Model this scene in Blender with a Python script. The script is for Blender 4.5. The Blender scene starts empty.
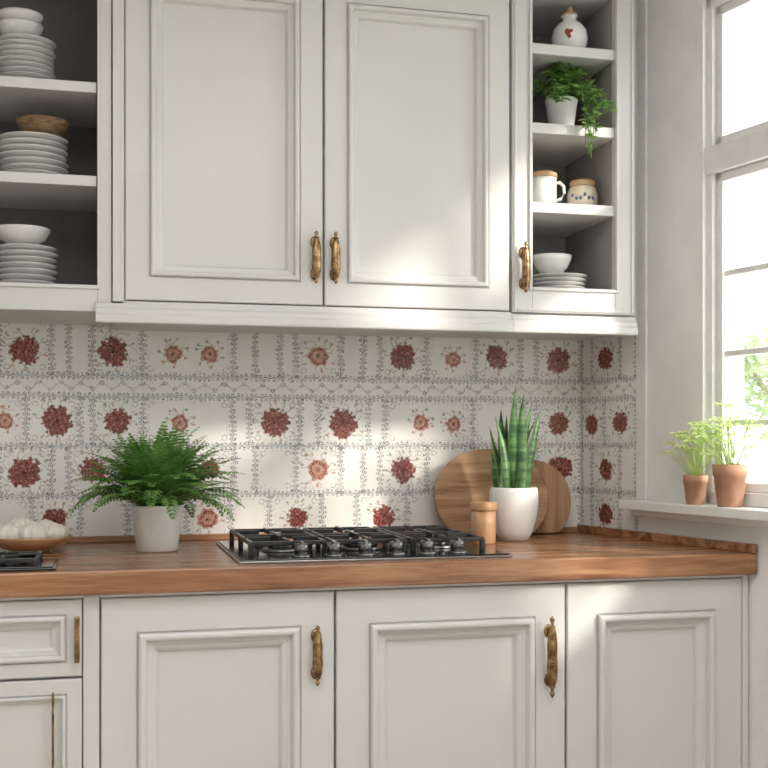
import bpy, math, random
import numpy as np
from mathutils import Vector, Matrix
random.seed(7)
S = bpy.context.scene
COL = S.collection

# ------------------------------------------------------------------ materials
def nd(nt, t, **kw):
    n = nt.nodes.new(t)
    for k, v in kw.items():
        setattr(n, k, v)
    return n

def mat(name, c, rough=0.5, metal=0.0, c2=None, scale=20, stretch=(1, 1, 1), bump=0.0, bscale=80,
        sss=0.0, coat=0.0, lo=0.35, hi=0.65, trans=0.0):
    m = bpy.data.materials.new(name)
    m.use_nodes = True
    nt = m.node_tree
    b = nt.nodes['Principled BSDF']
    b.inputs['Roughness'].default_value = rough
    b.inputs['Metallic'].default_value = metal
    b.inputs['Coat Weight'].default_value = coat
    tc = nd(nt, 'ShaderNodeTexCoord')
    mp = nd(nt, 'ShaderNodeMapping')
    mp.inputs['Scale'].default_value = stretch
    nt.links.new(tc.outputs['Object'], mp.inputs['Vector'])
    nz = nd(nt, 'ShaderNodeTexNoise')
    nz.inputs['Scale'].default_value = scale
    nz.inputs['Detail'].default_value = 5
    nt.links.new(mp.outputs[0], nz.inputs['Vector'])
    cr = nd(nt, 'ShaderNodeValToRGB')
    if c2 is None:
        c2 = tuple(x * 0.93 for x in c)
    cr.color_ramp.elements[0].position = lo
    cr.color_ramp.elements[1].position = hi
    cr.color_ramp.elements[0].color = (*c2, 1)
    cr.color_ramp.elements[1].color = (*c, 1)
    nt.links.new(nz.outputs['Fac'], cr.inputs['Fac'])
    nt.links.new(cr.outputs['Color'], b.inputs['Base Color'])
    if bump:
        n2 = nd(nt, 'ShaderNodeTexNoise')
        n2.inputs['Scale'].default_value = bscale
        n2.inputs['Detail'].default_value = 6
        nt.links.new(mp.outputs[0], n2.inputs['Vector'])
        bp = nd(nt, 'ShaderNodeBump')
        bp.inputs['Strength'].default_value = bump
        bp.inputs['Distance'].default_value = 0.004
        nt.links.new(n2.outputs['Fac'], bp.inputs['Height'])
        nt.links.new(bp.outputs[0], b.inputs['Normal'])
    if trans:
        t = nd(nt, 'ShaderNodeBsdfTranslucent')
        nt.links.new(cr.outputs['Color'], t.inputs['Color'])
        mx = nd(nt, 'ShaderNodeMixShader')
        mx.inputs[0].default_value = trans
        out = nt.nodes['Material Output']
        nt.links.new(b.outputs[0], mx.inputs[1])
        nt.links.new(t.outputs[0], mx.inputs[2])
        nt.links.new(mx.outputs[0], out.inputs['Surface'])
    return m

def wood(name, cA, cB, cC, axis='X', rough=0.38, scale=1.0):
    m = bpy.data.materials.new(name)
    m.use_nodes = True
    nt = m.node_tree
    b = nt.nodes['Principled BSDF']
    b.inputs['Roughness'].default_value = rough
    tc = nd(nt, 'ShaderNodeTexCoord')
    mp = nd(nt, 'ShaderNodeMapping')
    st = {'X': (0.9, 14, 14), 'Z': (14, 14, 0.9)}[axis]
    mp.inputs['Scale'].default_value = tuple(s * scale for s in st)
    nt.links.new(tc.outputs['Object'], mp.inputs['Vector'])
    n1 = nd(nt, 'ShaderNodeTexNoise'); n1.inputs['Scale'].default_value = 2.2
    n1.inputs['Detail'].default_value = 8; n1.inputs['Distortion'].default_value = 0.8
    n2 = nd(nt, 'ShaderNodeTexNoise'); n2.inputs['Scale'].default_value = 14
    n2.inputs['Detail'].default_value = 4
    nt.links.new(mp.outputs[0], n1.inputs['Vector'])
    nt.links.new(mp.outputs[0], n2.inputs['Vector'])
    ad = nd(nt, 'ShaderNodeMath', operation='MULTIPLY_ADD')
    nt.links.new(n2.outputs['Fac'], ad.inputs[0])
    ad.inputs[1].default_value = 0.35
    nt.links.new(n1.outputs['Fac'], ad.inputs[2])
    cr = nd(nt, 'ShaderNodeValToRGB')
    e = cr.color_ramp.elements
    e[0].position = 0.5; e[0].color = (*cA, 1)
    e[1].position = 0.85; e[1].color = (*cC, 1)
    k = cr.color_ramp.elements.new(0.67); k.color = (*cB, 1)
    nt.links.new(ad.outputs[0], cr.inputs['Fac'])
    nt.links.new(cr.outputs['Color'], b.inputs['Base Color'])
    bp = nd(nt, 'ShaderNodeBump'); bp.inputs['Strength'].default_value = 0.12
    bp.inputs['Distance'].default_value = 0.002
    nt.links.new(ad.outputs[0], bp.inputs['Height'])
    nt.links.new(bp.outputs[0], b.inputs['Normal'])
    return m

M = {}
M['cab'] = mat('painted_cabinet', (0.685, 0.68, 0.672), 0.33, c2=(0.655, 0.65, 0.642), scale=3, bump=0.03, bscale=60)
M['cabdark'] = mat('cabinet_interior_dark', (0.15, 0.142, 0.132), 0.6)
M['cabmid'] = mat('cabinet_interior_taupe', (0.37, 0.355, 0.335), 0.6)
M['plaster'] = mat('plaster_wall', (0.86, 0.855, 0.845), 0.85, c2=(0.80, 0.795, 0.785), scale=9, bump=0.5, bscale=45)
M['ceil'] = mat('ceiling_paint', (0.85, 0.85, 0.845), 0.9)
M['trim'] = mat('trim_paint', (0.82, 0.815, 0.805), 0.45)
M['counter'] = wood('countertop_wood', (0.18, 0.076, 0.034), (0.32, 0.152, 0.074), (0.45, 0.245, 0.132), 'X', 0.25)
M['board'] = wood('board_wood', (0.26, 0.13, 0.06), (0.43, 0.24, 0.12), (0.55, 0.34, 0.19), 'X', 0.5)
M['board2'] = wood('board_wood_dark', (0.22, 0.10, 0.045), (0.36, 0.19, 0.09), (0.46, 0.27, 0.15), 'Z', 0.5)
M['jar'] = wood('canister_wood', (0.36, 0.19, 0.09), (0.50, 0.29, 0.15), (0.60, 0.38, 0.22), 'Z', 0.5)
M['floor'] = wood('floor_wood', (0.28, 0.22, 0.16), (0.40, 0.33, 0.26), (0.50, 0.42, 0.34), 'X', 0.45, 0.4)
M['brass'] = mat('antique_brass', (0.44, 0.28, 0.14), 0.27, 1.0, c2=(0.17, 0.10, 0.05), scale=60, bump=0.3, bscale=150)
M['porc'] = mat('white_porcelain', (0.79, 0.785, 0.77), 0.2)
M['ceramic'] = mat('matte_white_ceramic', (0.86, 0.855, 0.84), 0.3)
M['black'] = mat('black_enamel', (0.010, 0.010, 0.011), 0.12)
M['iron'] = mat('cast_iron', (0.018, 0.018, 0.020), 0.33, bump=0.15, bscale=200)
M['steel'] = mat('brushed_steel', (0.30, 0.30, 0.31), 0.28, 1.0)
M['knob'] = mat('knob_dark_metal', (0.20, 0.20, 0.205), 0.25, 0.9)
M['terra'] = mat('terracotta', (0.50, 0.28, 0.18), 0.8, c2=(0.42, 0.23, 0.145), scale=30, bump=0.2)
M['soil'] = mat('soil', (0.05, 0.032, 0.02), 0.95, bump=0.8, bscale=120)
M['fern'] = mat('fern_leaf', (0.25, 0.46, 0.12), 0.42, c2=(0.09, 0.24, 0.055), scale=25, trans=0.3)
M['ivy'] = mat('trailing_leaf', (0.30, 0.50, 0.14), 0.42, c2=(0.13, 0.29, 0.07), scale=25, trans=0.35)
M['herb'] = mat('herb_leaf', (0.74, 0.84, 0.40), 0.5, c2=(0.52, 0.70, 0.24), scale=30, trans=0.5)
M['tree'] = mat('tree_leaf', (0.58, 0.64, 0.46), 0.8, c2=(0.42, 0.50, 0.32), scale=3, trans=0.45)
M['lawn'] = mat('lawn', (0.42, 0.47, 0.34), 0.9, c2=(0.34, 0.40, 0.26), scale=4)
M['bark'] = mat('bark', (0.34, 0.30, 0.25), 0.9, bump=0.6)
M['basket'] = mat('woven_basket', (0.36, 0.24, 0.13), 0.8, c2=(0.16, 0.10, 0.05), scale=40, stretch=(1, 1, 5), bump=0.6, bscale=90)
M['beige'] = mat('beige_lid', (0.50, 0.33, 0.18), 0.6)
M['cream'] = mat('cream_glaze', (0.68, 0.61, 0.49), 0.35)
M['red'] = mat('red_glaze', (0.30, 0.03, 0.025), 0.3)
M['blue'] = mat('blue_glaze', (0.10, 0.14, 0.26), 0.3)
M['garlic'] = mat('garlic_skin', (0.84, 0.82, 0.77), 0.5, c2=(0.74, 0.70, 0.62), scale=60, bump=0.2, bscale=90)
M['dark'] = mat('toe_kick', (0.08, 0.07, 0.06), 0.7)
M['snake'] = mat('snake_leaf', (0.10, 0.22, 0.07), 0.36, c2=(0.022, 0.080, 0.028), scale=9, stretch=(1.5, 1.5, 9), lo=0.42, hi=0.6)
M['snakeedge'] = mat('snake_leaf_edge', (0.25, 0.34, 0.11), 0.4)

g = bpy.data.materials.new('window_glass'); g.use_nodes = True
nt = g.node_tree
for n in list(nt.nodes):
    if n.type != 'OUTPUT_MATERIAL': nt.nodes.remove(n)
tr = nd(nt, 'ShaderNodeBsdfTransparent'); gl = nd(nt, 'ShaderNodeBsdfGlossy'); gl.inputs['Roughness'].default_value = 0.02
mx = nd(nt, 'ShaderNodeMixShader'); mx.inputs[0].default_value = 0.04
nt.links.new(tr.outputs[0], mx.inputs[1]); nt.links.new(gl.outputs[0], mx.inputs[2])
nt.links.new(mx.outputs[0], nt.nodes['Material Output'].inputs['Surface'])
M['glass'] = g

t = bpy.data.materials.new('painted_tile'); t.use_nodes = True
nt = t.node_tree; b = nt.nodes['Principled BSDF']
at = nd(nt, 'ShaderNodeAttribute'); at.attribute_name = 'tile_paint'
nt.links.new(at.outputs['Color'], b.inputs['Base Color'])
b.inputs['Roughness'].default_value = 0.25
nz = nd(nt, 'ShaderNodeTexNoise'); nz.inputs['Scale'].default_value = 25
bp = nd(nt, 'ShaderNodeBump'); bp.inputs['Strength'].default_value = 0.12; bp.inputs['Distance'].default_value = 0.003
nt.links.new(nz.outputs['Fac'], bp.inputs['Height']); nt.links.new(bp.outputs[0], b.inputs['Normal'])
M['tile'] = t

# ------------------------------------------------------------------ mesh builder
class B:
    def __init__(s, mats):
        s.v = []; s.f = []; s.mi = []; s.sm = []; s.mats = mats
    def add(s, vs, fs, m=0, smooth=False):
        o = len(s.v)
        s.v += [tuple(p) for p in vs]
        for f in fs:
            s.f.append([i + o for i in f]); s.mi.append(m); s.sm.append(smooth)
    def box(s, x0, x1, y0, y1, z0, z1, m=0, fn=None):
        vs = [(x, y, z) for z in (z0, z1) for y in (y0, y1) for x in (x0, x1)]
        if fn: vs = [fn(*p) for p in vs]
        s.add(vs, [(0, 2, 3, 1), (4, 5, 7, 6), (0, 1, 5, 4), (2, 6, 7, 3), (0, 4, 6, 2), (1, 3, 7, 5)], m)
    def prism(s, poly, z0, z1, m=0):
        n = len(poly)
        vs = [(x, y, z0) for x, y in poly] + [(x, y, z1) for x, y in poly]
        fs = [list(range(n))[::-1], list(range(n, 2 * n))] + [(i, (i + 1) % n, (i + 1) % n + n, i + n) for i in range(n)]
        s.add(vs, fs, m)
    def lathe(s, prof, c=(0, 0, 0), seg=32, m=0, sx=1, sy=1, axis='Z', cap=True, lobes=0, lobe=0.0):
        vs = []; fs = []
        for r, z in prof:
            for k in range(seg):
                a = 2 * math.pi * k / seg
                q = r * (1 + lobe * (abs(math.cos(a * lobes / 2)) - .6)) if lobes else r
                p = (q * math.cos(a) * sx, q * math.sin(a) * sy, z)
                if axis == 'Y': p = (p[0], -p[2], p[1])
                vs.append((c[0] + p[0], c[1] + p[1], c[2] + p[2]))
        for j in range(len(prof) - 1):
            for k in range(seg):
                k2 = (k + 1) % seg
                fs.append((j * seg + k, j * seg + k2, (j + 1) * seg + k2, (j + 1) * seg + k))
        if cap:
            fs.append(list(range(seg))[::-1])
            L = (len(prof) - 1) * seg
            fs.append(list(range(L, L + seg)))
        s.add(vs, fs, m, True)
    def tube(s, pts, r, m=0, seg=8, r2=None):
        vs = []; fs = []; n = len(pts)
        pts = [Vector(p) for p in pts]
        for i, p in enumerate(pts):
            d = (pts[min(i + 1, n - 1)] - pts[max(i - 1, 0)]).normalized()
            up = Vector((0, 0, 1)) if abs(d.z) < 0.9 else Vector((1, 0, 0))
            a = d.cross(up).normalized(); bb = d.cross(a)
            rr = r if r2 is None else r + (r2 - r) * i / (n - 1)
            for k in range(seg):
                t = 2 * math.pi * k / seg
                vs.append(p + (a * math.cos(t) + bb * math.sin(t)) * rr)
        for i in range(n - 1):
            for k in range(seg):
                k2 = (k + 1) % seg
                fs.append((i * seg + k, i * seg + k2, (i + 1) * seg + k2, (i + 1) * seg + k))
        fs.append(list(range(seg))[::-1]); fs.append(list(range((n - 1) * seg, n * seg)))
        s.add(vs, fs, m, True)
    def ball(s, c, r, m=0, seg=12, rings=8, sc=(1, 1, 1)):
        prof = [(max(r * math.sin(math.pi * i / rings), r * 0.02), -r * math.cos(math.pi * i / rings) * sc[2]) for i in range(rings + 1)]
        s.lathe(prof, c, seg, m, sc[0], sc[1])
    def leaf(s, base, d, n, L, W, m=0, fold=0.15, droop=0.0):
        base = Vector(base); d = Vector(d).normalized(); n = Vector(n)
        sd = d.cross(n)
        if sd.length < 1e-4: sd = d.cross(Vector((1, 0, 0.3)))
        sd.normalize(); n = sd.cross(d).normalized()
        def P(t, w, h): return base + d * L * t + sd * W * w + n * (L * h) - Vector((0, 0, 1)) * droop * L * t * t
        vs = [P(0, 0, 0), P(.3, .42, fold), P(.3, 0, 0), P(.3, -.42, fold), P(.65, .38, fold), P(.65, 0, 0), P(.65, -.38, fold), P(1, 0, 0)]
        s.add(vs, [(0, 2, 1), (0, 3, 2), (1, 2, 5, 4), (2, 3, 6, 5), (4, 5, 7), (5, 6, 7)], m, True)
    def obj(s, name, parent=None, bevel=0):
        me = bpy.data.meshes.new(name)
        me.from_pydata(s.v, [], s.f)
        for mm in s.mats: me.materials.append(M[mm])
        me.polygons.foreach_set('material_index', s.mi)
        me.polygons.foreach_set('use_smooth', s.sm)
        me.update()
        o = bpy.data.objects.new(name, me)
        COL.objects.link(o)
        if parent: o.parent = parent
        if bevel:
            md = o.modifiers.new('bevel', 'BEVEL'); md.width = bevel; md.segments = 2
            md.limit_method = 'ANGLE'; md.angle_limit = math.radians(40)
        return o

def empty(name):
    e = bpy.data.objects.new(name, None); COL.objects.link(e); e.empty_display_size = 0.05
    return e

# ------------------------------------------------------------------ layout constants (metres)
PHI = math.atan(0.209); CP, SP = math.cos(PHI), math.sin(PHI)
XC = 1.418
def RW(s, n, z):                # right wall frame: s along wall toward room, n outward
    return (XC + s * SP + n * CP, -s * CP + n * SP, z)
CT = 0.92

# ------------------------------------------------------------------ shell
b = B(['plaster']); b.box(-1.75, XC + 0.14, 0, 0.12, 0, 2.65); b.obj('wall_back')
b = B(['plaster']); b.box(-1.75, -1.6, -4.8, 0, 0, 2.65); b.obj('wall_left')
b = B(['plaster']); b.box(-1.75, 2.6, -4.95, -4.8, 0, 2.65); b.obj('wall_front')
b = B(['floor']); b.prism([(-1.75, 0.0), (XC + 0.02, 0.0), (XC + 0.02 + 4.8 * 0.209, -4.8), (-1.75, -4.8)], -0.1, 0.0); b.obj('floor')
b = B(['ceil']); b.prism([(-1.75, 0.12), (XC + 0.14, 0.12), (XC + 0.14 + 4.92 * 0.209, -4.8), (-1.75, -4.8)], 2.65, 2.75); b.obj('ceiling')
S0, S1, WZ0, WZ1 = 0.532, 1.56, 1.0, 2.36
T0, T1, TZ0, TZ1 = 3.30, 4.75, 0.08, 2.45
b = B(['plaster'])
b.box(0.0, S0, 0, 0.14, 0, 2.65, fn=RW)
b.box(S0, S1, 0, 0.14, 0, WZ0, fn=RW)
b.box(S0, S1, 0, 0.14, WZ1, 2.65, fn=RW)
b.box(S1, T0, 0, 0.14, 0, 2.65, fn=RW)
b.box(T0, T1, 0, 0.14, 0, TZ0, fn=RW); b.box(T0, T1, 0, 0.14, TZ1, 2.65, fn=RW)
b.box(T1, 4.92, 0, 0.14, 0, 2.65, fn=RW)
b.obj('wall_right')
W = empty('window_1')
b = B(['trim'])
n0, n1 = 0.012, 0.070
b.box(S0, S0 + .022, n0, n1, WZ0, WZ1, fn=RW); b.box(S1 - .022, S1, n0, n1, WZ0, WZ1, fn=RW)
b.box(S0, S1, n0, n1, WZ1 - .045, WZ1, fn=RW); b.box(S0, S1, n0, n1, WZ0 + .03, WZ0 + .065, fn=RW)
b.box(S0, S1, n0 - .006, n1, 1.885, 1.955, fn=RW)
MID = 1.10
b.box(MID - .018, MID + .018, n0, n1, WZ0 + .03, WZ1, fn=RW)
b.obj('outer_frame', W, 0.003)
b = B(['trim'])
for a0, a1 in ((S0 + .022, MID - .018), (MID + .018, S1 - .022)):
    for z0, z1 in ((WZ0 + .065, 1.885), (1.955, WZ1 - .045)):
        w = .024; p0, p1 = n0 + .012, n1 - .012
        b.box(a0, a0 + w, p0, p1, z0, z1, fn=RW); b.box(a1 - w, a1, p0, p1, z0, z1, fn=RW)
        b.box(a0, a1, p0, p1, z0, z0 + w, fn=RW); b.box(a0, a1, p0, p1, z1 - w, z1, fn=RW)
    for zz in (1.625, 1.418, 1.24):
        b.box(a0 + w, a1 - w, p0 + .008, p1 - .008, zz - .008, zz + .008, fn=RW)
b.obj('sash', W, 0.003)
b = B(['glass']); b.box(S0 + .03, S1 - .03, .040, .043, WZ0 + .07, WZ1 - .05, fn=RW); b.obj('glass_pane', W)
b = B(['trim'])
b.box(.268, S1 + .05, -.07, .0, 1.004, 1.03, fn=RW); b.box(S0 + .001, S1 - .001, -.001, n0 + .02, 1.0, 1.03, fn=RW)
b.box(.272, S1 + .03, -.03, 0, .985, 1.004, fn=RW)
b.obj('window_sill', W, 0.004)
W2 = empty('fill_window')  # unseen window, added to let sky light in from the right rear
b = B(['trim'])
for a in (T0, (T0 + T1) / 2 - .03, T1 - .06): b.box(a, a + .06, .02, .09, TZ0, TZ1, fn=RW)
for zz in (TZ0, 1.2, TZ1 - .06): b.box(T0, T1, .022, .088, zz, zz + .06, fn=RW)
b.obj('frame', W2, .003)
b = B(['trim']); b.box(.268, .312, -.010, 0, 1.03, 2.65, fn=RW); b.obj('trim_1', None, 0.003)

# ------------------------------------------------------------------ painted tiles
def tile_paint(X, Z, rows, bands, flowers):
    rng = np.random.RandomState(3)
    H = X.shape
    def vnoise(sc, seed):
        r = np.random.RandomState(seed); g_ = r.rand(256, 256)
        u = X * sc + 500; v = Z * sc + 50
        i = np.floor(u).astype(int); j = np.floor(v).astype(int); fu = u - i; fv = v - j
        fu = fu * fu * (3 - 2 * fu); fv = fv * fv * (3 - 2 * fv)
        a = g_[i % 256, j % 256]; b_ = g_[(i + 1) % 256, j % 256]; c_ = g_[i % 256, (j + 1) % 256]; d_ = g_[(i + 1) % 256, (j + 1) % 256]
        return (a * (1 - fu) + b_ * fu) * (1 - fv) + (c_ * (1 - fu) + d_ * fu) * fv
    n1 = vnoise(30, 1); n2 = vnoise(150, 2); n3 = vnoise(300, 5); nw = vnoise(60, 9) - .5; nw2 = vnoise(60, 10) - .5
    n4 = vnoise(110, 12)
    XW = X + nw * .007; ZW = Z + nw2 * .007       # hand-painted wobble
    C = np.zeros(H + (4,), np.float32); C[..., 3] = 1
    C[..., :3] = np.array([.86, .845, .815])
    C[..., :3] *= (0.96 + 0.06 * n1)[..., None]
    grey = np.array([.10, .105, .13])
    def blend(mask, col, k=1.0):
        mm = np.clip(mask * k, 0, 1)[..., None]
        C[..., :3] = C[..., :3] * (1 - mm) + np.array(col) * mm
    def sm(d, w): return np.clip(1.4 - 1.4 * d / w, 0, 1)
    def vine(dd, t, off, act):
        lam = .026
        ph = 2 * np.pi * (t + off) / lam
        a = sm(np.abs(dd - .0032 * np.sin(ph)), .0022)
        tt = ((t + off) / lam * 2) % 1 - .5
        sgn = np.where(((t + off) / lam * 2) % 2 < 1, 1, -1)
        curl = sm(np.abs(np.hypot(dd + sgn * .0055, tt * lam / 2) - .0033), .0019)
        leaf = sm(np.hypot((dd - sgn * .0080), (tt) * lam / 2 * .8), .0033)
        mk = np.maximum.reduce([a, curl, leaf * .8]) * np.clip(.35 + 1.1 * n2, 0, 1) * act
        blend(mk, grey, .95)
    for (z0, z1, bs) in rows:
        inrow = ((Z >= z0) & (Z < z1)).astype(float)
        for k, xb in enumerate(bs):
            act = inrow * (np.abs(X - xb) < .018)
            if act.any(): vine(XW - xb, ZW, k * .007, act)
            if k + 1 < len(bs):
                seg = inrow * (X >= xb) * (X < bs[k + 1])
                C[..., :3] *= (1 - seg * (rng.rand() * .05))[..., None]
                w = bs[k + 1] - xb
                if w > .1:
                    dx = np.minimum(X - xb, bs[k + 1] - X); dz = np.minimum(Z - z0, z1 - Z)
                    hl = sm(np.abs(np.minimum(dx, dz) - .015 - .002 * np.sin((X + Z) * 300)), .0012) * seg * (n2 > .5)
                    blend(hl, grey, .4)
                    cs = sm(np.abs(np.hypot(dx - .022, dz - .022) - .007), .0018) * seg * (n3 > .35)
                    blend(cs, (.24, .22, .20), .7)
    for zb in bands:
        act = (np.abs(Z - zb) < .018).astype(float)
        vine(ZW - zb, XW, zb, act)
    zc = 1.3425
    act = (np.abs(Z - zc) < .018)
    ph = XW * 2 * np.pi / .055
    mk = np.maximum(sm(np.abs(ZW - zc - .008 * np.sin(ph)), .0019), sm(np.abs(np.hypot(((XW / .0275) % 1 - .5) * .0275, ZW - zc - .008 * np.sign(np.sin(ph))) - .005), .0019))
    blend(mk * act * np.clip(.2 + 1.0 * n2, 0, 1), grey, .85)
    for (fx, fz, R, kind) in flowers:
        sel = np.hypot(X - fx, Z - fz) < R * 2.0
        if not sel.any(): continue
        ii = np.where(sel.any(1))[0]; jj = np.where(sel.any(0))[0]
        sl = (slice(ii[0], ii[-1] + 1), slice(jj[0], jj[-1] + 1))
        x_, z_, N2, N3, N4 = XW[sl], ZW[sl], n2[sl], n3[sl], n4[sl]
        def bl(mask, col, k=1.0):
            mm = np.clip(mask * k, 0, 1)[..., None]
            C[sl][..., :3] = C[sl][..., :3] * (1 - mm) + np.array(col) * mm
        dx = x_ - fx; dz = z_ - fz; r = np.hypot(dx, dz); th = np.arctan2(dz, dx)
        s0 = fx * 37 + fz * 11
        for a0, le in ((1.0, 1.45), (1.57, 1.3), (2.1, 1.45), (.35, 1.35), (2.8, 1.35), (-.5, 1.28), (-2.6, 1.28), (-1.57, 1.2)):
            a0 = a0 + .18 * math.sin(s0 + a0 * 3)
            da = np.angle(np.exp(1j * (th - a0 - .35 * np.sin(r / R * 4 + s0))))
            arc = sm(np.abs(da) * r, .0016) * (r < R * le) * (r > R * .8)
            bl(arc, (.16, .17, .07) if kind == 'L' else (.32, .20, .12), .85)
            for q, rad in ((le, .0052), (le - .14, .0036)):
                tip = (fx + R * q * math.cos(a0 + .15), fz + R * q * math.sin(a0 + .15))
                bl(sm(np.hypot(x_ - tip[0], z_ - tip[1]), rad), (.20, .22, .08) if le > 1.32 else (.50, .22, .11), .85)
        if kind == 'L':
            Rr = R * (.84 + .05 * np.cos(th * 11 + s0) + .26 * (N4 - .45) + .12 * (N3 - .5))
            core = np.clip((Rr - r) / .0022, 0, 1)
            bl(core, (.235, .045, .036), .97)
            for j, (rr, nn) in enumerate(((.86, 17), (.66, 13), (.46, 9), (.26, 5))):
                seg = 2 * np.pi / nn
                tq = np.mod(th + j * .5 * seg + s0, seg) - seg / 2
                dd = np.hypot(tq * R * rr, r - R * rr)
                bl(sm(dd, R * .115) * (N4 > .3), (.065, .008, .008) if j % 2 == 0 else (.115, .016, .013), .95)
            bl(sm(r, R * .20), (.03, .005, .005), .95)
            bl(core * (N3 > .77), (.58, .30, .22), .7)
        else:
            Rr = R * (.82 + .08 * np.cos(th * 8 + s0) + .2 * (N4 - .5))
            core = np.clip((Rr - r) / .002, 0, 1)
            bl(core, (.54, .235, .155), .88)
            bl(sm(np.abs(r - R * .58), R * .19) * (N3 > .25), (.23, .045, .035), .9)
            bl(sm(r, R * .27), (.12, .022, .02), .95)
            bl(core * (N3 > .72), (.72, .50, .38), .6)
    return C

def tile_panel(name, length, z0, z1, res, place, rows, bands, flowers, x_start):
    nx = int(length / res) + 1; nz = int((z1 - z0) / res) + 1
    xs = np.linspace(x_start, x_start + length, nx); zs = np.linspace(z0, z1, nz)
    X, Z = np.meshgrid(xs, zs, indexing='ij')
    C = tile_paint(X, Z, rows, bands, flowers)
    P = place(X, Z)
    idx = np.arange(nx * nz).reshape(nx, nz)
    q = np.stack([idx[:-1, :-1], idx[1:, :-1], idx[1:, 1:], idx[:-1, 1:]], -1).reshape(-1, 4)
    me = bpy.data.meshes.new(name)
    me.vertices.add(nx * nz); me.vertices.foreach_set('co', P.reshape(-1).astype(np.float32))
    me.loops.add(q.size); me.loops.foreach_set('vertex_index', q.reshape(-1).astype(np.int32))
    me.polygons.add(len(q)); me.polygons.foreach_set('loop_start', np.arange(0, q.size, 4, dtype=np.int32))
    me.polygons.foreach_set('loop_total', np.full(len(q), 4, np.int32))
    me.update(calc_edges=True)
    ca = me.color_attributes.new('tile_paint', 'FLOAT_COLOR', 'POINT')
    ca.data.foreach_set('color', C.reshape(-1))
    me.materials.append(M['tile'])
    o = bpy.data.objects.new(name, me); COL.objects.link(o)
    return o

L, s_ = 'L', 's'
R1, R2, R3, R4 = (1.37, 1.53), (1.18, 1.315), (1.045, 1.18), (.90, 1.045)
rows = [
 (*R1, [-.95, -.80, -.66, -.60, -.46, -.40, -.255, -.12, -.075, -.015, .12, .37, .43, .50, .545, .675, .74, .79, .93, 1.08, 1.22, 1.27, 1.412]),
 (*R2, [-.98, -.85, -.80, -.66, -.46, -.32, -.184, -.045, -.012, .122, .366, .415, .557, .61, .755, .805, 1.07, 1.23, 1.27, 1.412]),
 (*R3, [-.95, -.80, -.66, -.60, -.46, -.40, -.255, -.12, -.075, .05, .12, .25, .37, .43, .545, .675, .74, .79, .93, 1.07, 1.22, 1.27, 1.412]),
 (*R4, [-.98, -.85, -.80, -.66, -.46, -.32, -.17, -.045, .08, .24, .36, .47, .62, .72, .87, 1.0, 1.14, 1.27, 1.412])]
bands = [1.37, 1.315, 1.18, 1.045]
fl = [(-.188, 1.435, .044, L), (.042, 1.435, .045, L), (.203, 1.433, .030, s_), (.304, 1.433, .030, s_), (.609, 1.435, .037, s_),
      (.859, 1.435, .045, L), (1.011, 1.431, .029, s_), (1.147, 1.438, .040, L), (1.340, 1.433, .043, L),
      (-.239, 1.247, .028, s_), (-.105, 1.248, .046, L), (.055, 1.248, .040, L), (.222, 1.243, .030, s_), (.486, 1.246, .046, L), (.682, 1.244, .046, L),
      (.913, 1.245, .029, s_), (1.011, 1.242, .029, s_), (1.34, 1.245, .038, L),
      (-.188, 1.110, .047, L), (-.011, 1.113, .040, L), (.304, 1.118, .032, L), (.609, 1.111, .038, s_), (.859, 1.108, .042, L), (1.147, 1.11, .038, L), (1.345, 1.108, .044, L),
      (-.11, .978, .038, L), (.298, .976, .034, s_), (.549, .976, .035, L), (.80, .976, .036, L), (1.2, .976, .03, s_),
      (-.53, 1.435, .04, L), (-.56, 1.245, .026, s_), (-.39, 1.245, .042, L), (-.53, 1.11, .04, L), (-.73, 1.435, .04, L), (-.73, 1.245, .04, L)]
tile_panel('backsplash_tiles', 1.0 + XC - .004, .925, 1.53, .0016,
           lambda X, Z: np.stack([X, np.full_like(X, -.004), Z], -1), rows, bands, fl, -1.0)
rows2 = [(*R1, [0.003, .055, .19, .264]), (*R2, [0.003, .115, .264]), (*R3, [0.003, .055, .19, .264]), (*R4, [0.003, .055, .19, .264])]
fl2 = [(.121, 1.433, .038, L), (.056, 1.243, .036, L), (.19, 1.246, .038, L), (.122, 1.11, .036, L), (.122, .978, .036, L)]
tile_panel('backsplash_tiles_return', .262, .925, 1.53, .0016,
           lambda X, Z: np.stack([XC + X * SP - .004 * CP, -X * CP - .004 * SP, Z], -1), rows2, bands, fl2, .005)

# ------------------------------------------------------------------ doors & handles
def ring_door(b, x0, x1, z0, z1, y, loops, m=0):
    vs = []; fs = []
    for i, (ins, dy) in enumerate(loops):
        o = len(vs)
        vs += [(x0 + ins, y + dy, z0 + ins), (x1 - ins, y + dy, z0 + ins), (x1 - ins, y + dy, z1 - ins), (x0 + ins, y + dy, z1 - ins)]
        if i:
            for k in range(4):
                k2 = (k + 1) % 4
                fs.append((o - 4 + k, o - 4 + k2, o + k2, o + k))
        else: fs.append((3, 2, 1, 0))
    fs.append((len(vs) - 4, len(vs) - 3, len(vs) - 2, len(vs) - 1))
    b.add(vs, fs, m)
def loops(mg, w, h=.006, dep=.010):
    L_ = [(0, .022), (0, .0025), (.0025, 0), (mg, 0), (mg + .0005, .0045), (mg + .0035, .0045), (mg + .004, -h * .5)]
    for k in range(6):
        a = math.pi * k / 5
        L_.append((mg + .004 + w * .17 * (1 - math.cos(a)), -h * .5 - h * .6 * math.sin(a)))
    L_ += [(mg + w * .50, .005), (mg + w * .62, .006), (mg + w * .66, .0075)]
    for k in range(1, 5):
        a = math.pi / 2 * k / 4
        L_.append((mg + w * .66 + w * .30 * math.sin(a), .0075 + (dep - .0075) * (1 - math.cos(a))))
    L_ += [(mg + w, dep), (mg + w + .001, dep + .002), (mg + w + .004, dep + .002)]
    return L_
UP = loops(.056, .036, .008, .018)
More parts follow.
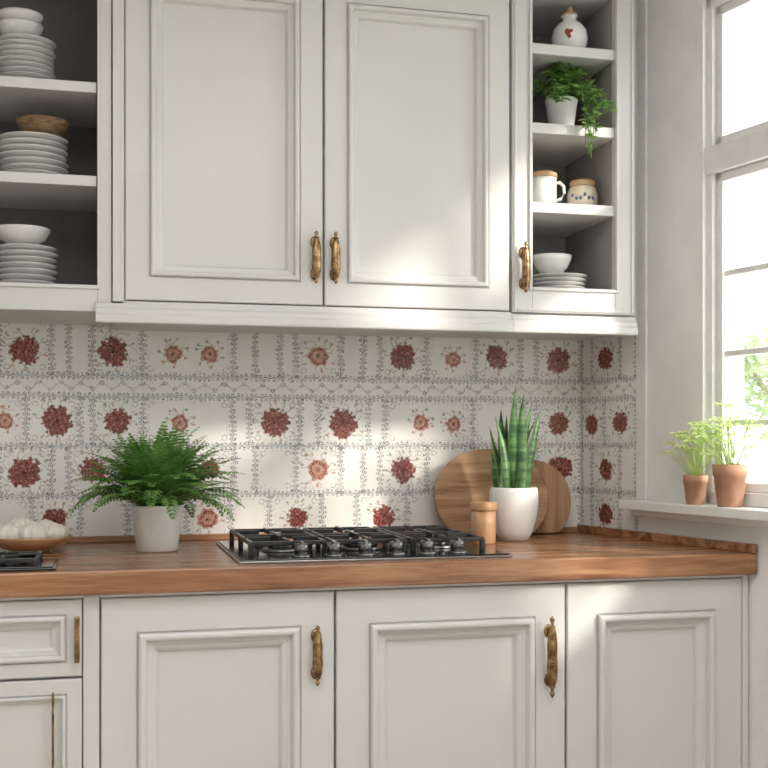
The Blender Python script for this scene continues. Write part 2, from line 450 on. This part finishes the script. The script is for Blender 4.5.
LO = loops(.074, .048, .012, .019)
DR = loops(.030, .034, .008, .015)

def handle(name, parent, x, y, z, Lh=.13, r=.0125):
    b = B(['brass'])
    pr = [(.0, .12), (.02, .28), (.045, .45), (.07, .30), (.10, .25), (.13, .5), (.22, .85), (.36, 1.0), (.5, .88), (.64, .95), (.78, .75), (.87, .42), (.90, .25), (.93, .33), (.955, .48), (.98, .3), (1, .1)]
    b.lathe([(q * r, (t - .5) * Lh) for t, q in pr], (x, y - .022, z), 20, 0, 1, .8)
    for sg in (-1, 1):
        b.lathe([(.006, -.002), (.0045, .006), (.0045, .024)], (x, y, z + sg * Lh * .30), 12, 0, axis='Y')
        b.lathe([(.012, -.0005), (.012, .002), (.008, .004)], (x, y, z + sg * Lh * .30), 16, 0, 1, 1.35, axis='Y')
    for t in (.13, .5, .87):
        b.lathe([(r * .55, -.0015), (r * (1.02 if t == .5 else .62), 0), (r * .55, .0015)], (x, y - .022, z + (t - .5) * Lh), 20, 0, 1, .8)
    return b.obj(name, parent)

# ------------------------------------------------------------------ upper cabinets
YU = -.36
U = empty('upper_cabinet')
b = B(['cab'])
TOPZ = 2.43
b.box(.036, 1.060, YU + .024, -.006, 1.512, TOPZ)
b.obj('carcass', U, .002)
b = B(['cab']); ring_door(b, .066, .553, 1.537, 2.365, YU, UP); b.obj('door_leaf_a', U)
b = B(['cab']); ring_door(b, .559, 1.054, 1.537, 2.365, YU, UP); b.obj('door_leaf_b', U)
b = B(['cab'])
b.box(.036, .064, YU + .004, YU + .03, 1.512, TOPZ); b.box(.036, 1.06, YU + .004, YU + .03, 2.37, TOPZ); b.box(.036, 1.06, YU + .004, YU + .03, 1.505, 1.534)
b.obj('face_frame', U, .0015)
handle('handle_a', U, .533, YU, 1.655, .132); handle('handle_b', U, .583, YU, 1.655, .132)

prof = [(YU + .03, 1.479), (YU - .014, 1.479), (YU - .016, 1.483), (YU - .016, 1.498), (YU - .010, 1.503), (YU - .010, 1.512), (YU - .002, 1.519), (YU + .002, 1.528), (YU + .03, 1.528)]
def rail(name, x0, x1, prof, parent=None):
    b = B(['cab']); n = len(prof)
    vs = [(x0, y, z) for y, z in prof] + [(x1, y, z) for y, z in prof]
    b.add(vs, [list(range(n)), list(range(n, 2 * n))[::-1]] + [(i, i + n, (i + 1) % n + n, (i + 1) % n) for i in range(n)])
    return b.obj(name, parent, .0008)
rail('bottom_moulding', .0345, 1.0595, prof, U)
rail('bottom_moulding_return', -.004, .0345, [(min(y, -.3532), z) for y, z in prof], U)
b = B(['cab']); b.box(.0345, 1.0595, YU + .03, -.006, 1.495, 1.504); b.obj('underside_panel', U)

RU = empty('open_shelf_cabinet')
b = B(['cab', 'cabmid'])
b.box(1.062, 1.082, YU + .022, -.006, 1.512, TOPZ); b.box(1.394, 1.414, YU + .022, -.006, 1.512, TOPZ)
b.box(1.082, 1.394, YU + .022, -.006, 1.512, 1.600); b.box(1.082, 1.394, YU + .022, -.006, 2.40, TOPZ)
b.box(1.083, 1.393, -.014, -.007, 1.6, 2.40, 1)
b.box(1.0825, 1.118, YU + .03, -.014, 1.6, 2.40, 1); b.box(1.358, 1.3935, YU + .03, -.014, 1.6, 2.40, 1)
b.obj('carcass', RU, .0015)
b = B(['cab'])
x0, x1, z0, z1 = 1.062, 1.414, 1.534, TOPZ
ox0, ox1, oz0, oz1 = 1.118, 1.357, 1.602, 2.40
def frame(b, a0, a1, c0, c1, i0, i1, k0, k1, ya, yb):
    b.box(a0, i0, ya, yb, c0, c1); b.box(i1, a1, ya, yb, c0, c1); b.box(i0, i1, ya, yb, c0, k0); b.box(i0, i1, ya, yb, k1, c1)
frame(b, x0, x1, z0, z1, ox0, ox1, oz0, oz1, YU, YU + .025)
b.obj('face_frame', RU, .002)
b = B(['cab'])
e = .010
frame(b, ox0 - e, ox1 + e, oz0 - e, oz1 + e, ox0 - .001, ox1 + .001, oz0 - .001, oz1 + .001, YU - .006, YU)
frame(b, 1.066, 1.410, 1.538, TOPZ - .004, 1.074, 1.402, 1.546, TOPZ - .012, YU - .004, YU)
b.obj('bead_moulding', RU, .002)
b = B(['cab'])
for zt in (2.251, 2.040, 1.829):
    b.box(1.1185, 1.3575, YU + .006, -.0145, zt - .028, zt)
b.obj('shelf_boards', RU, .002)
rail('bottom_moulding', 1.060, 1.416, prof, RU)
b = B(['cab']); b.box(1.060, 1.414, YU + .03, -.006, 1.495, 1.511); b.box(1.4145, 1.466, -.272, -.262, 1.50, TOPZ); b.obj('underside_panel', RU)
handle('handle', RU, 1.092, YU, 1.650, .135)

LU = empty('open_plate_rack')
YL = YU + .012
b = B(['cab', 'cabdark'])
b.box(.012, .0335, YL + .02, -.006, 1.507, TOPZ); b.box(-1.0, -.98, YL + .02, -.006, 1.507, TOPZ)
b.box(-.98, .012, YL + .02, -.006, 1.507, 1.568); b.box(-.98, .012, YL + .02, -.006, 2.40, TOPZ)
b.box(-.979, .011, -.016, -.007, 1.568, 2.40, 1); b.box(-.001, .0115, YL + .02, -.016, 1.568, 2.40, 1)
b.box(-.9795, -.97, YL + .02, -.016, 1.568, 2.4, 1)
b.obj('carcass', LU, .0015)
b = B(['cab'])
frame(b, -1.0, .0335, 1.507, TOPZ, -.965, .000, 1.571, 2.40, YL, YL + .022)
b.box(-.966, .001, YL - .005, YL, 1.561, 1.571)
b.box(.0, .008, YL - .005, YL, 1.561, 2.41)
b.obj('face_frame', LU, .002)
b = B(['cab'])
for zt in (2.064, 1.837):
    b.box(-.969, -.0015, YL + .004, -.0165, zt - .026, zt)
b.obj('shelf_boards', LU, .002)

# ------------------------------------------------------------------ base cabinets
YB = -.69
BC = empty('base_cabinet')
b = B(['cab', 'dark'])
b.prism([(-1.2, -.006), (1.415, -.006), (1.415 + .209 * .655, YB + .025), (-1.2, YB + .025)], .10, .862)
b.prism([(-1.2, -.02), (1.41, -.02), (1.41 + .209 * .59, -.61), (-1.2, -.61)], .0, .10, 1)
b.obj('carcass', BC)
b = B(['cab'])
b.box(-.029, .004, YB + .002, YB + .026, .10, .862); b.box(-1.2, 1.555, YB + .004, YB + .026, .10, .125)
b.box(1.540, 1.556, YB + .002, YB + .026, .10, .862)
b.box(-1.2, 1.555, YB + .004, YB + .026, .8585, .866)
b.obj('face_frame', BC, .0012)
for i, (a, c) in enumerate(((.008, .515), (.521, 1.071), (1.077, 1.538))):
    b = B(['cab']); ring_door(b, a, c, .128, .857, YB, LO); b.obj('door_leaf_%d' % (i + 1), BC)
b = B(['cab']); ring_door(b, -.50, -.032, .694, .857, YB, DR); b.obj('drawer_front', BC)
b = B(['cab']); ring_door(b, -.50, -.032, .128, .688, YB, loops(.030, .02, .003, .009)); b.obj('door_leaf_4', BC)
b = B(['cab']); ring_door(b, -.98, -.506, .128, .857, YB, LO); b.obj('door_leaf_5', BC)
handle('handle_1', BC, .474, YB, .718, .135, .012)
handle('handle_2', BC, 1.030, YB, .690, .190, .0135)
b = B(['brass']); b.box(-.047, -.036, YB - .022, YB - .013, .725, .823); b.box(-.045, -.038, YB - .014, YB + .001, .735, .744); b.box(-.045, -.038, YB - .014, YB + .001, .804, .813); b.obj('handle_3', BC, .002)
b = B(['brass']); b.box(-.093, -.088, YB - .018, YB - .012, .50, .665); b.box(-.0925, -.0885, YB - .013, YB + .012, .51, .517); b.box(-.0925, -.0885, YB - .013, YB + .012, .648, .655); b.obj('handle_4', BC, .001)

b = B(['counter'])
YC = -.72
b.prism([(-1.2, -.005), (XC - .006, -.005), (XC - .006 - .209 * YC, YC), (-1.2, YC)], .868, CT)
b.obj('countertop', None, .004)
b = B(['counter'])
b.box(-1.2, XC - .026, -.024, -.0055, CT, CT + .016)
b.box(.006, .735, -.022, -.0055, CT, CT + .022, fn=RW)
b.obj('trim_2', None, .002)

# ------------------------------------------------------------------ gas hob
def hob(name, x0, x1, y0, y1, ngr, knobs, gh=.042):
    E = empty(name); z = CT + .0003
    b = B(['steel', 'black'])
    b.box(x0, x1, y0, y1, z, z + .005, 0 if knobs else 1); b.box(x0 + .006, x1 - .006, y0 + .006, y1 - .006, z + .005, z + .008, 1)
    b.obj('hob_plate', E, .002)
    gy0, gy1 = (y0 + .105 if knobs else y0 + .015), y1 - .02
    w = (x1 - x0 - .06) / ngr
    b = B(['iron']); c = B(['black', 'steel', 'iron'])
    zt = z + gh; k_ = gh / .042
    t = .0042
    for i in range(ngr):
        a0 = x0 + .03 + i * w + .006; a1 = a0 + w - .012; am = (a0 + a1) / 2; gm = (gy0 + gy1) / 2
        for yy in (gy0, gm, gy1): b.box(a0, a1, yy - t, yy + t, zt - .010, zt)
        for xx in (a0 + t, a1 - t): b.box(xx - t, xx + t, gy0, gy1, zt - .010, zt)
        rows_ = ((gy0 + gm) / 2, (gm + gy1) / 2) if knobs else (gm,)
        for yc in rows_:
            hy = (gy1 - gy0) / (4 if knobs else 2)
            b.box(a0, am - .028, yc - t, yc + t, zt - .010, zt + .003); b.box(am + .028, a1, yc - t, yc + t, zt - .010, zt + .003)
            b.box(am - t, am + t, yc - hy, yc - .028, zt - .010, zt + .003); b.box(am - t, am + t, yc + .028, yc + hy, zt - .010, zt + .003)
            R = .043 if (i + (yc > gm)) % 2 else .034
            c.lathe([(R + .014, z + .008), (R + .012, z + .008 + .006 * k_), (R, z + .008 + .008 * k_)], (am, yc, 0), 28, 1 if knobs else 0)
            c.lathe([(R, z + .014 * k_), (R, z + .023 * k_), (R - .003, z + .025 * k_)], (am, yc, 0), 28, 0)
            c.lathe([(R - .008, z + .024 * k_), (R - .006, z + .029 * k_), (R - .012, z + .031 * k_)], (am, yc, 0), 28, 2)
        for xx in (a0 + t, a1 - t):
            for yy in (gy0, gm, gy1): b.box(xx - .006, xx + .006, yy - .006, yy + .006, z + .008, zt - .004)
    b.obj('grates', E, .0015); c.obj('burners', E)
    if knobs:
        c = B(['knob', 'steel'])
        for kx in knobs:
            c.lathe([(.023, z + .008), (.023, z + .011), (.019, z + .013)], (kx, y0 + .052, 0), 24, 1)
            c.lathe([(.0175, z + .012), (.0165, z + .034), (.014, z + .038), (.003, z + .038)], (kx, y0 + .052, 0), 24, 0)
            c.box(kx - .0035, kx + .0035, y0 + .036, y0 + .068, z + .034, z + .043, 0)
        c.obj('knobs', E)
    return E
hob('gas_hob', .305, .950, -.665, -.15, 3, [.455, .530, .605, .680, .755, .830], .040)
hob('gas_hob.001', -.62, -.085, -.690, -.500, 3, None, .026)

# ------------------------------------------------------------------ dishes
def plates(name, x, y, z0, n, r, dz, mt='porc', jit=.003):
    b = B([mt])
    for i in range(n):
        z = z0 + i * dz; jx = x + random.uniform(-jit, jit); rr = r * random.uniform(.985, 1.01)
        b.lathe([(rr * .55, z), (rr * .6, z + .001), (rr * .8, z + dz * .45), (rr * .985, z + dz * .80), (rr, z + dz * .88), (rr * .985, z + dz * .93), (rr * .78, z + dz * .65), (rr * .5, z + dz * .45)], (jx, y, 0), 48, 0)
    return b.obj(name)
def bowl(name, x, y, z0, r, h, mt='porc', n=1, dz=.02):
    b = B([mt])
    for i in range(n):
        z = z0 + i * dz
        b.lathe([(r * .42, z), (r * .42, z + .004), (r * .5, z + .006), (r * .8, z + h * .4), (r * .96, z + h * .8), (r, z + h), (r * .97, z + h), (r * .92, z + h * .8), (r * .76, z + h * .45), (r * .4, z + .01)], (x, y, 0), 48, 0)
    return b.obj(name)
plates('plate_stack', -.172, -.235, 2.0642, 9, .072, .0130)
bowl('bowl_stack', -.185, -.235, 2.182, .056, .04, n=2, dz=.026)
plates('plate_stack.001', -.155, -.235, 1.8372, 7, .085, .0150)
bowl('woven_bowl', -.132, -.235, 1.943, .064, .045, 'basket')
plates('plate_stack.002', -.170, -.235, 1.5712, 7, .074, .0145)
bowl('serving_bowl', -.180, -.235, 1.674, .068, .045)
plates('plate_stack.003', -.42, -.2, 2.0642, 6, .09, .0135)
plates('plate_stack.004', -.45, -.2, 1.8372, 8, .09, .0135)
plates('plate_stack.005', -.42, -.2, 1.5712, 6, .09, .0135)

V = empty('ceramic_vase')
b = B(['ceramic', 'beige', 'red'])
cx, cy, z = 1.262, -.27, 2.2515
b.lathe([(.026, 0), (.032, .004), (.046, .028), (.050, .048), (.046, .070), (.032, .088), (.020, .096), (.018, .104), (.024, .110)], (cx, cy, z), 40, 0)
b.lathe([(.022, .110), (.024, .113), (.022, .117), (.010, .119), (.007, .124), (.010, .130), (.006, .136), (.001, .138)], (cx, cy, z), 24, 1)
dx, dy = -.38, -.92
b.ball((cx + dx * .0475 - .006, cy + dy * .0475, z + .052), .009, 2, 12, 8, (.9, .35, 1)); b.ball((cx + dx * .0475 + .006, cy + dy * .0475 - .001, z + .052), .009, 2, 12, 8, (.9, .35, 1))
b.ball((cx + dx * .0475, cy + dy * .0475, z + .044), .009, 2, 12, 8, (.9, .35, 1))
b.obj('vase_body', V)
V = empty('lidded_mug')
b = B(['ceramic', 'beige']); cx, cy, z = 1.185, -.27, 1.8295
b.lathe([(.028, 0), (.034, .003), (.036, .03), (.036, .082), (.034, .082), (.033, .02), (.02, .006)], (cx, cy, z), 36, 0)
b.lathe([(.0375, .082), (.0385, .086), (.0375, .094), (.030, .098), (.004, .099)], (cx, cy, z), 36, 1)
b.tube([(cx + .034, cy, z + .070), (cx + .048, cy, z + .074), (cx + .060, cy, z + .064), (cx + .062, cy, z + .046), (cx + .052, cy, z + .028), (cx + .034, cy, z + .022)], .0045, 0, 10)
b.obj('mug_body', V)
V = empty('sugar_jar')
b = B(['cream', 'beige', 'blue']); cx, cy, z = 1.302, -.265, 1.8295
b.lathe([(.030, 0), (.038, .004), (.042, .02), (.042, .045), (.036, .062), (.032, .066)], (cx, cy, z), 36, 0)
b.lathe([(.034, .066), (.036, .069), (.036, .078), (.030, .083), (.003, .084)], (cx, cy, z), 36, 1)
for k in range(6):
    a = -1.95 + (k - 2.5) * .28
    b.ball((cx + math.cos(a) * .0415, cy + math.sin(a) * .0415, z + .032 + .006 * math.cos(k * 2.1)), .0055, 2, 8, 6, (.8, .8, 1))
b.obj('jar_body', V)
plates('plate_stack.006', 1.232, -.25, 1.6022, 4, .082, .0115)
bowl('small_bowl', 1.216, -.25, 1.6485, .057, .055)

# ------------------------------------------------------------------ plants
def pot_trailing():
    E = empty('potted_trailing_plant'); cx, cy, z = 1.240, -.265, 2.0405
    b = B(['ceramic', 'soil'])
    b.lathe([(.030, 0), (.033, .003), (.043, .080), (.045, .084), (.045, .091), (.041, .091), (.039, .08)], (cx, cy, z), 36, 0, cap=True)
    b.lathe([(.039, .081), (.0395, .0835)], (cx, cy, z), 24, 1)
    b.obj('pot', E)
    b = B(['ivy'])
    def stem(pts):
        b.tube(pts, .0012, 0, 5)
        for i in range(len(pts) - 1):
            p = Vector(pts[i]); q = Vector(pts[i + 1]); d = (q - p)
            for t in (0.1, .55):
                for k in range(2):
                    a = random.uniform(0, 6.28)
                    dd = Vector((math.cos(a), math.sin(a) - .3, random.uniform(-.4, .6)))
                    pp = p + d * t
                    if pp.x + dd.normalized().x * .026 > 1.354 and pp.y > YU: continue
                    if pp.x + dd.normalized().x * .026 < 1.121 and pp.y > YU: continue
                    b.leaf(pp, dd, (random.uniform(-.4, .4), -.6, 1), random.uniform(.017, .028), random.uniform(.013, .020), 0)
    for i in range(85):
        a = random.uniform(0, 6.28); rr = random.uniform(.02, .115)
        zz = random.uniform(.03, .115) * (1 - (rr / .20) ** 2)
        x1 = cx + rr * math.cos(a); y1 = cy + min(rr * math.sin(a), .09) * .75
        x1 = min(max(x1, 1.128), 1.346)
        stem([(cx, cy, z + .08), (cx + (x1 - cx) * .3, cy + (y1 - cy) * .3, z + .10 + zz * .4), (x1 * .6 + cx * .4, y1 * .6 + cy * .4, z + .082 + zz), (x1, y1, z + .066 + zz)])
    for (ex, ez) in ((.03, -.095), (.018, -.06), (.078, .03), (.07, .035), (-.075, .055), (-.05, .05), (.045, -.03), (.028, -.085), (.035, -.05), (.055, .01), (-.06, .06)):
        ex += random.uniform(-.006, .006)
        y1 = YU - .025
        stem([(cx + .01, cy - .03, z + .10), (cx + ex * .5, cy - .06, z + .108), (cx + ex * .85, y1 + .01, z + .085), (cx + ex, y1, z + .05 + ez * .3), (cx + ex * 1.05, y1 - .003, z + ez * .6 + .02), (cx + ex * 1.1, y1, z + ez)])
    b.obj('foliage', E)
pot_trailing()

def fern():
    E = empty('potted_fern'); cx, cy, z = .145, -.30, CT + .0005
    b = B(['ceramic', 'soil'])
    b.lathe([(.048, 0), (.051, .002), (.062, .108), (.063, .114), (.059, .114), (.057, .10)], (cx, cy, z), 48, 0)
    b.lathe([(.0575, .1005), (.058, .103)], (cx, cy, z), 24, 1)
    b.obj('pot', E)
    b = B(['fern'])
    NF = 150
    for i in range(NF):
        az = i * 2.39996 + random.uniform(-.2, .2)
        q = (i / NF)
        el = math.radians(90 - 58 * q + random.uniform(-8, 8))
        Lf = random.uniform(.165, .225) * (0.97 + .08 * q)
        if math.cos(az) > 0: Lf *= 1.08
        p = Vector((cx + .02 * math.cos(az), cy + .02 * math.sin(az), z + .10))
        N = 20; pts = [p.copy()]; dirs = []
        e = el; drop = random.uniform(.7, 1.6) * (.6 + .6 * q)
        for k in range(N):
            d = Vector((math.cos(az) * math.cos(e), math.sin(az) * math.cos(e), math.sin(e)))
            p = p + d * Lf / N; pts.append(p.copy()); dirs.append(d); e -= drop / N * (0.4 + 1.3 * k / N)
        for pt in pts:
            if pt.y > -.04: pt.y = -.04 - random.uniform(0, .004)
            if pt.z < CT + .03: pt.z = CT + .03
        b.tube(pts[::2], .0012, 0, 4, .0005)
        for k in range(3, N + 1):
            t = k / N
            ll = .027 * math.sin(math.pi * (.12 + .86 * t)) ** .8 + .004
            d = dirs[k - 1]; side = d.cross(Vector((0, 0, 1)))
            if side.length < .05: side = Vector((math.sin(az), -math.cos(az), 0))
            side.normalize(); up = side.cross(d)
            for sg in (-1, 1):
                b.leaf(pts[k], side * sg + d * .6 + Vector((0, 0, random.uniform(-.2, .1))), up, ll, .0085, 0, .05, .2)
    b.obj('fronds', E)
fern()

def snake():
    E = empty('potted_snake_plant'); cx, cy, z = 1.112, -.235, CT + .0005
    b = B(['ceramic', 'soil'])
    b.lathe([(.034, 0), (.040, .002), (.052, .025), (.064, .065), (.068, .100), (.067, .130), (.065, .143), (.062, .146), (.059, .143), (.060, .128)], (cx, cy, z), 56, 0)
    b.lathe([(.060, .128), (.0603, .130)], (cx, cy, z), 24, 1)
    b.obj('pot', E)
    b = B(['snake', 'snakeedge'])
    specs = [(-.035, .0, .19, .024, -.035), (-.015, .015, .235, .026, -.02), (.0, -.01, .30, .028, -.004), (.022, .01, .255, .026, .035), (.038, -.005, .235, .025, .045),
             (-.028, -.02, .215, .024, -.03), (.012, -.025, .275, .026, .015), (.03, .022, .21, .024, .05), (-.005, .03, .22, .024, -.01), (-.04, .015, .12, .020, -.03)]
    for ii, (ox, oy, h, w, lean) in enumerate(specs):
        N = 16; vs = []; fs = []; tw0 = random.uniform(-.5, .5)
        for k in range(N + 1):
            t = k / N
            ww = w * .5 * (0.72 + .55 * math.sin(min(t * 1.3, 1) * math.pi * .75)) * (1 - t ** 3.5) ** .9
            ww = max(ww, .0006); tw = tw0 + t * .5
            c = Vector((cx + ox + lean * t * t * .9 + .004 * math.sin(t * 5 + ii), cy + oy + .01 * math.sin(t * 3 + ii), z + .125 + h * t))
            ax = Vector((math.cos(tw), math.sin(tw), 0)); nn = Vector((-ax.y, ax.x, 0))
            for (q, dq) in ((-1, -.28), (-.88, -.2), (0, .12), (.88, -.2), (1, -.28), (.88, -.08), (0, .32), (-.88, -.08)):
                vs.append(c + ax * ww * q - nn * ww * dq)
        for k in range(N):
            for j in range(8):
                j2 = (j + 1) % 8
                a = k * 8
                fs.append(((a + j, a + j2, a + 8 + j2, a + 8 + j), 1 if j in (0, 3, 4, 7) else 0))
        o = len(b.v); b.v += [tuple(v) for v in vs]
        for f, mi in fs:
            b.f.append([q + o for q in f]); b.mi.append(mi); b.sm.append(True)
    b.obj('leaves', E)
snake()

def herb(name, s, n, r, h, H, spread, seed, NS=34):
    random.seed(seed)
    E = empty(name); cx, cy, z = RW(s, n, 1.0305)
    b = B(['terra', 'soil'])
    b.lathe([(r * .72, 0), (r * .74, .001), (r * .93, h * .72), (r * 1.0, h * .73), (r * 1.02, h), (r * .9, h), (r * .86, h * .85)], (cx, cy, z), 36, 0)
    b.lathe([(r * .87, h * .86), (r * .872, h * .88)], (cx, cy, z), 20, 1)
    b.obj('pot', E)
    b = B(['herb'])
    for i in range(NS):
        a = i * 2.39996 + random.uniform(-.3, .3); rr = spread * math.sqrt((i + .5) / NS); hh = H * (1 - .55 * (rr / spread) ** 2) * random.uniform(.72, 1)
        tx = cx + rr * math.cos(a); ty = cy + rr * math.sin(a)
        nn = (tx - XC) * CP + (ty) * SP
        if nn > -.028: tx -= (nn + .028) * CP; ty -= (nn + .028) * SP
        top = Vector((tx, ty, z + h * .85 + hh))
        p0 = Vector((cx + rr * .12 * math.cos(a), cy + rr * .12 * math.sin(a), z + h * .85))
        mid = p0.lerp(top, .5) + Vector((0, 0, .014))
        b.tube([p0, mid, top], .0010, 0, 5)
        K = random.randint(7, 9)
        for k in range(K):            # umbrella of narrow leaflets
            aa = k * 6.283 / K + random.uniform(-.15, .15)
            dd = Vector((math.cos(aa), math.sin(aa), random.uniform(-.10, .35)))
            b.leaf(top, dd, (0, -.35, 1), random.uniform(.017, .025), random.uniform(.007, .009), 0, .06, .35)
    b.obj('foliage', E)
herb('potted_herb', .545, -.036, .031, .075, .165, .085, 3, 24)
herb('potted_herb.001', .665, -.030, .042, .105, .175, .120, 5, 36)
random.seed(11)

# ------------------------------------------------------------------ boards, canister, bowl
def board(name, cx, base, w, h, th, y, tilt, mt, pw=2.3):
    b = B([mt]); n = 72; pts = []
    for k in range(n):
        a = 2 * math.pi * k / n
        ca, sa = math.cos(a), math.sin(a)
        px = w * abs(ca) ** (2 / pw) * (1 if ca >= 0 else -1); pz = h * .56 * abs(sa) ** (2 / pw) * (1 if sa >= 0 else -1) + h * .44
        pts.append((px, max(pz, 0)))
    vs = [(x, 0, z) for x, z in pts] + [(x, th, z) for x, z in pts]
    fs = [list(range(n)), list(range(n, 2 * n))[::-1]] + [(i, i + n, (i + 1) % n + n, (i + 1) % n) for i in range(n)]
    b.add(vs, fs)
    o = b.obj(name, None, .003)
    o.location = (cx, y, base); o.rotation_euler = (-tilt, 0, 0)
    return o
board('cutting_board', 1.105, CT + .005, .172, .252, .018, -.105, .22, 'board', 2.1)
board('cutting_board.001', 1.235, CT + .003, .125, .215, .016, -.062, .10, 'board2', 2.2)

E = empty('wooden_canister')
b = B(['jar']); cx, cy, z = 1.0, -.305, CT + .0005
b.lathe([(.031, 0), (.033, .002), (.034, .05), (.033, .088)], (cx, cy, z), 36)
b.lathe([(.0355, .088), (.0365, .091), (.0365, .106), (.034, .110), (.003, .1105)], (cx, cy, z), 36)
b.obj('canister_body', E)

E = empty('bowl_of_garlic')
b = B(['board']); cx, cy, z = -.160, -.245, CT + .0005
b.lathe([(.045, 0), (.047, .004), (.070, .010), (.090, .022), (.100, .034), (.101, .038), (.097, .038), (.086, .028), (.066, .017), (.04, .011)], (cx, cy, z), 48)
b.obj('wooden_bowl', E)
b = B(['garlic', 'herb'])
for i, (fx, fy, fz, fr) in enumerate(((-.050, -.020, .004, .035), (.006, -.030, .004, .037), (.058, -.006, .008, .031), (.010, .030, .0, .032), (-.045, .032, .0, .030), (-.020, .0, .026, .030), (.034, .008, .024, .026))):
    pr = [(.05, -.02), (.45, .02), (.85, .25), (1.0, .60), (.97, .95), (.82, 1.28), (.55, 1.50), (.26, 1.60), (.13, 1.66), (.10, 1.72), (.02, 1.73)]
    b.lathe([(r_ * fr, z_ * fr * .85) for r_, z_ in pr], (cx + fx, cy + fy, z + .017 + fz), 36, 0, lobes=9, lobe=.22)
b.obj('garlic_bulbs', E)

# ------------------------------------------------------------------ outside
b = B(['lawn']); b.prism([(2.2, 16), (20, 16), (20, -10), (3.6, -10)], -.35, -.3); b.obj('lawn_ground')
def tree(name, x, y, ztop, R, seed, n=2600):
    random.seed(seed)
    E = empty(name)
    b = B(['bark']); b.tube([(x, y, -.3), (x + .05, y, ztop * .4), (x, y + .05, ztop * .8)], .08, 0, 10, .03)
    for k in range(6):
        a = k * 1.05
        b.tube([(x, y, ztop * .45), (x + R * .4 * math.cos(a), y + R * .4 * math.sin(a), ztop * .65), (x + R * .7 * math.cos(a), y + R * .7 * math.sin(a), ztop * .8)], .025, 0, 6, .008)
    b.obj('trunk', E)
    b = B(['tree'])
    cl = [(random.uniform(-.7, .7) * R, random.uniform(-.7, .7) * R, random.uniform(-.55, .5) * R, random.uniform(.25, .5) * R) for _ in range(14)]
    for i in range(n):
        c = random.choice(cl); v = Vector((random.gauss(0, 1), random.gauss(0, 1), random.gauss(0, 1))).normalized() * c[3] * random.random() ** .4
        p = Vector((x + c[0], y + c[1], ztop - R + c[2])) + v
        b.leaf(p, (random.uniform(-1, 1), random.uniform(-1, 1), random.uniform(-1, .4)), (random.uniform(-1, 1), random.uniform(-1, 1), 1), random.uniform(.06, .11), .06, 0)
    b.obj('canopy', E)
tree('garden_tree', 7.0, 7.3, 2.85, 1.10, 21, 3800)

# ------------------------------------------------------------------ light & world
wd = bpy.data.worlds.new('daylight'); S.world = wd; wd.use_nodes = True
bg = wd.node_tree.nodes['Background']; bg.inputs['Color'].default_value = (.98, .987, 1.0, 1); bg.inputs['Strength'].default_value = 4.8

sun = bpy.data.lights.new('sun', 'SUN'); sun.energy = 4.6; sun.angle = math.radians(5.0); sun.color = (1.0, .92, .80)
so = bpy.data.objects.new('sun', sun); COL.objects.link(so)
az, el = math.radians(43), math.radians(25)
dirv = Vector((-math.cos(az) * math.cos(el), math.sin(az) * math.cos(el), -math.sin(el)))
so.rotation_euler = dirv.to_track_quat('-Z', 'Y').to_euler(); so.location = (4, -4, 4)

ar = bpy.data.lights.new('fill_light', 'AREA'); ar.shape = 'RECTANGLE'; ar.size = 1.8; ar.size_y = 1.4; ar.energy = 36; ar.color = (1, .985, .96)  # soft fill lamp added under the ceiling, no real fixture
ao = bpy.data.objects.new('fill_light', ar); COL.objects.link(ao); ao.location = (.3, -2.6, 2.62)

S.view_settings.view_transform = 'Standard'
cam = bpy.data.cameras.new('camera'); cam.sensor_width = 36; cam.lens = 1150 / 768 * 36
cam.shift_y = 56 / 768; cam.clip_start = .02
co = bpy.data.objects.new('camera', cam); COL.objects.link(co)
co.location = (0, -3.22, 1.196); co.rotation_euler = (math.radians(90), 0, math.radians(-14))
S.camera = co
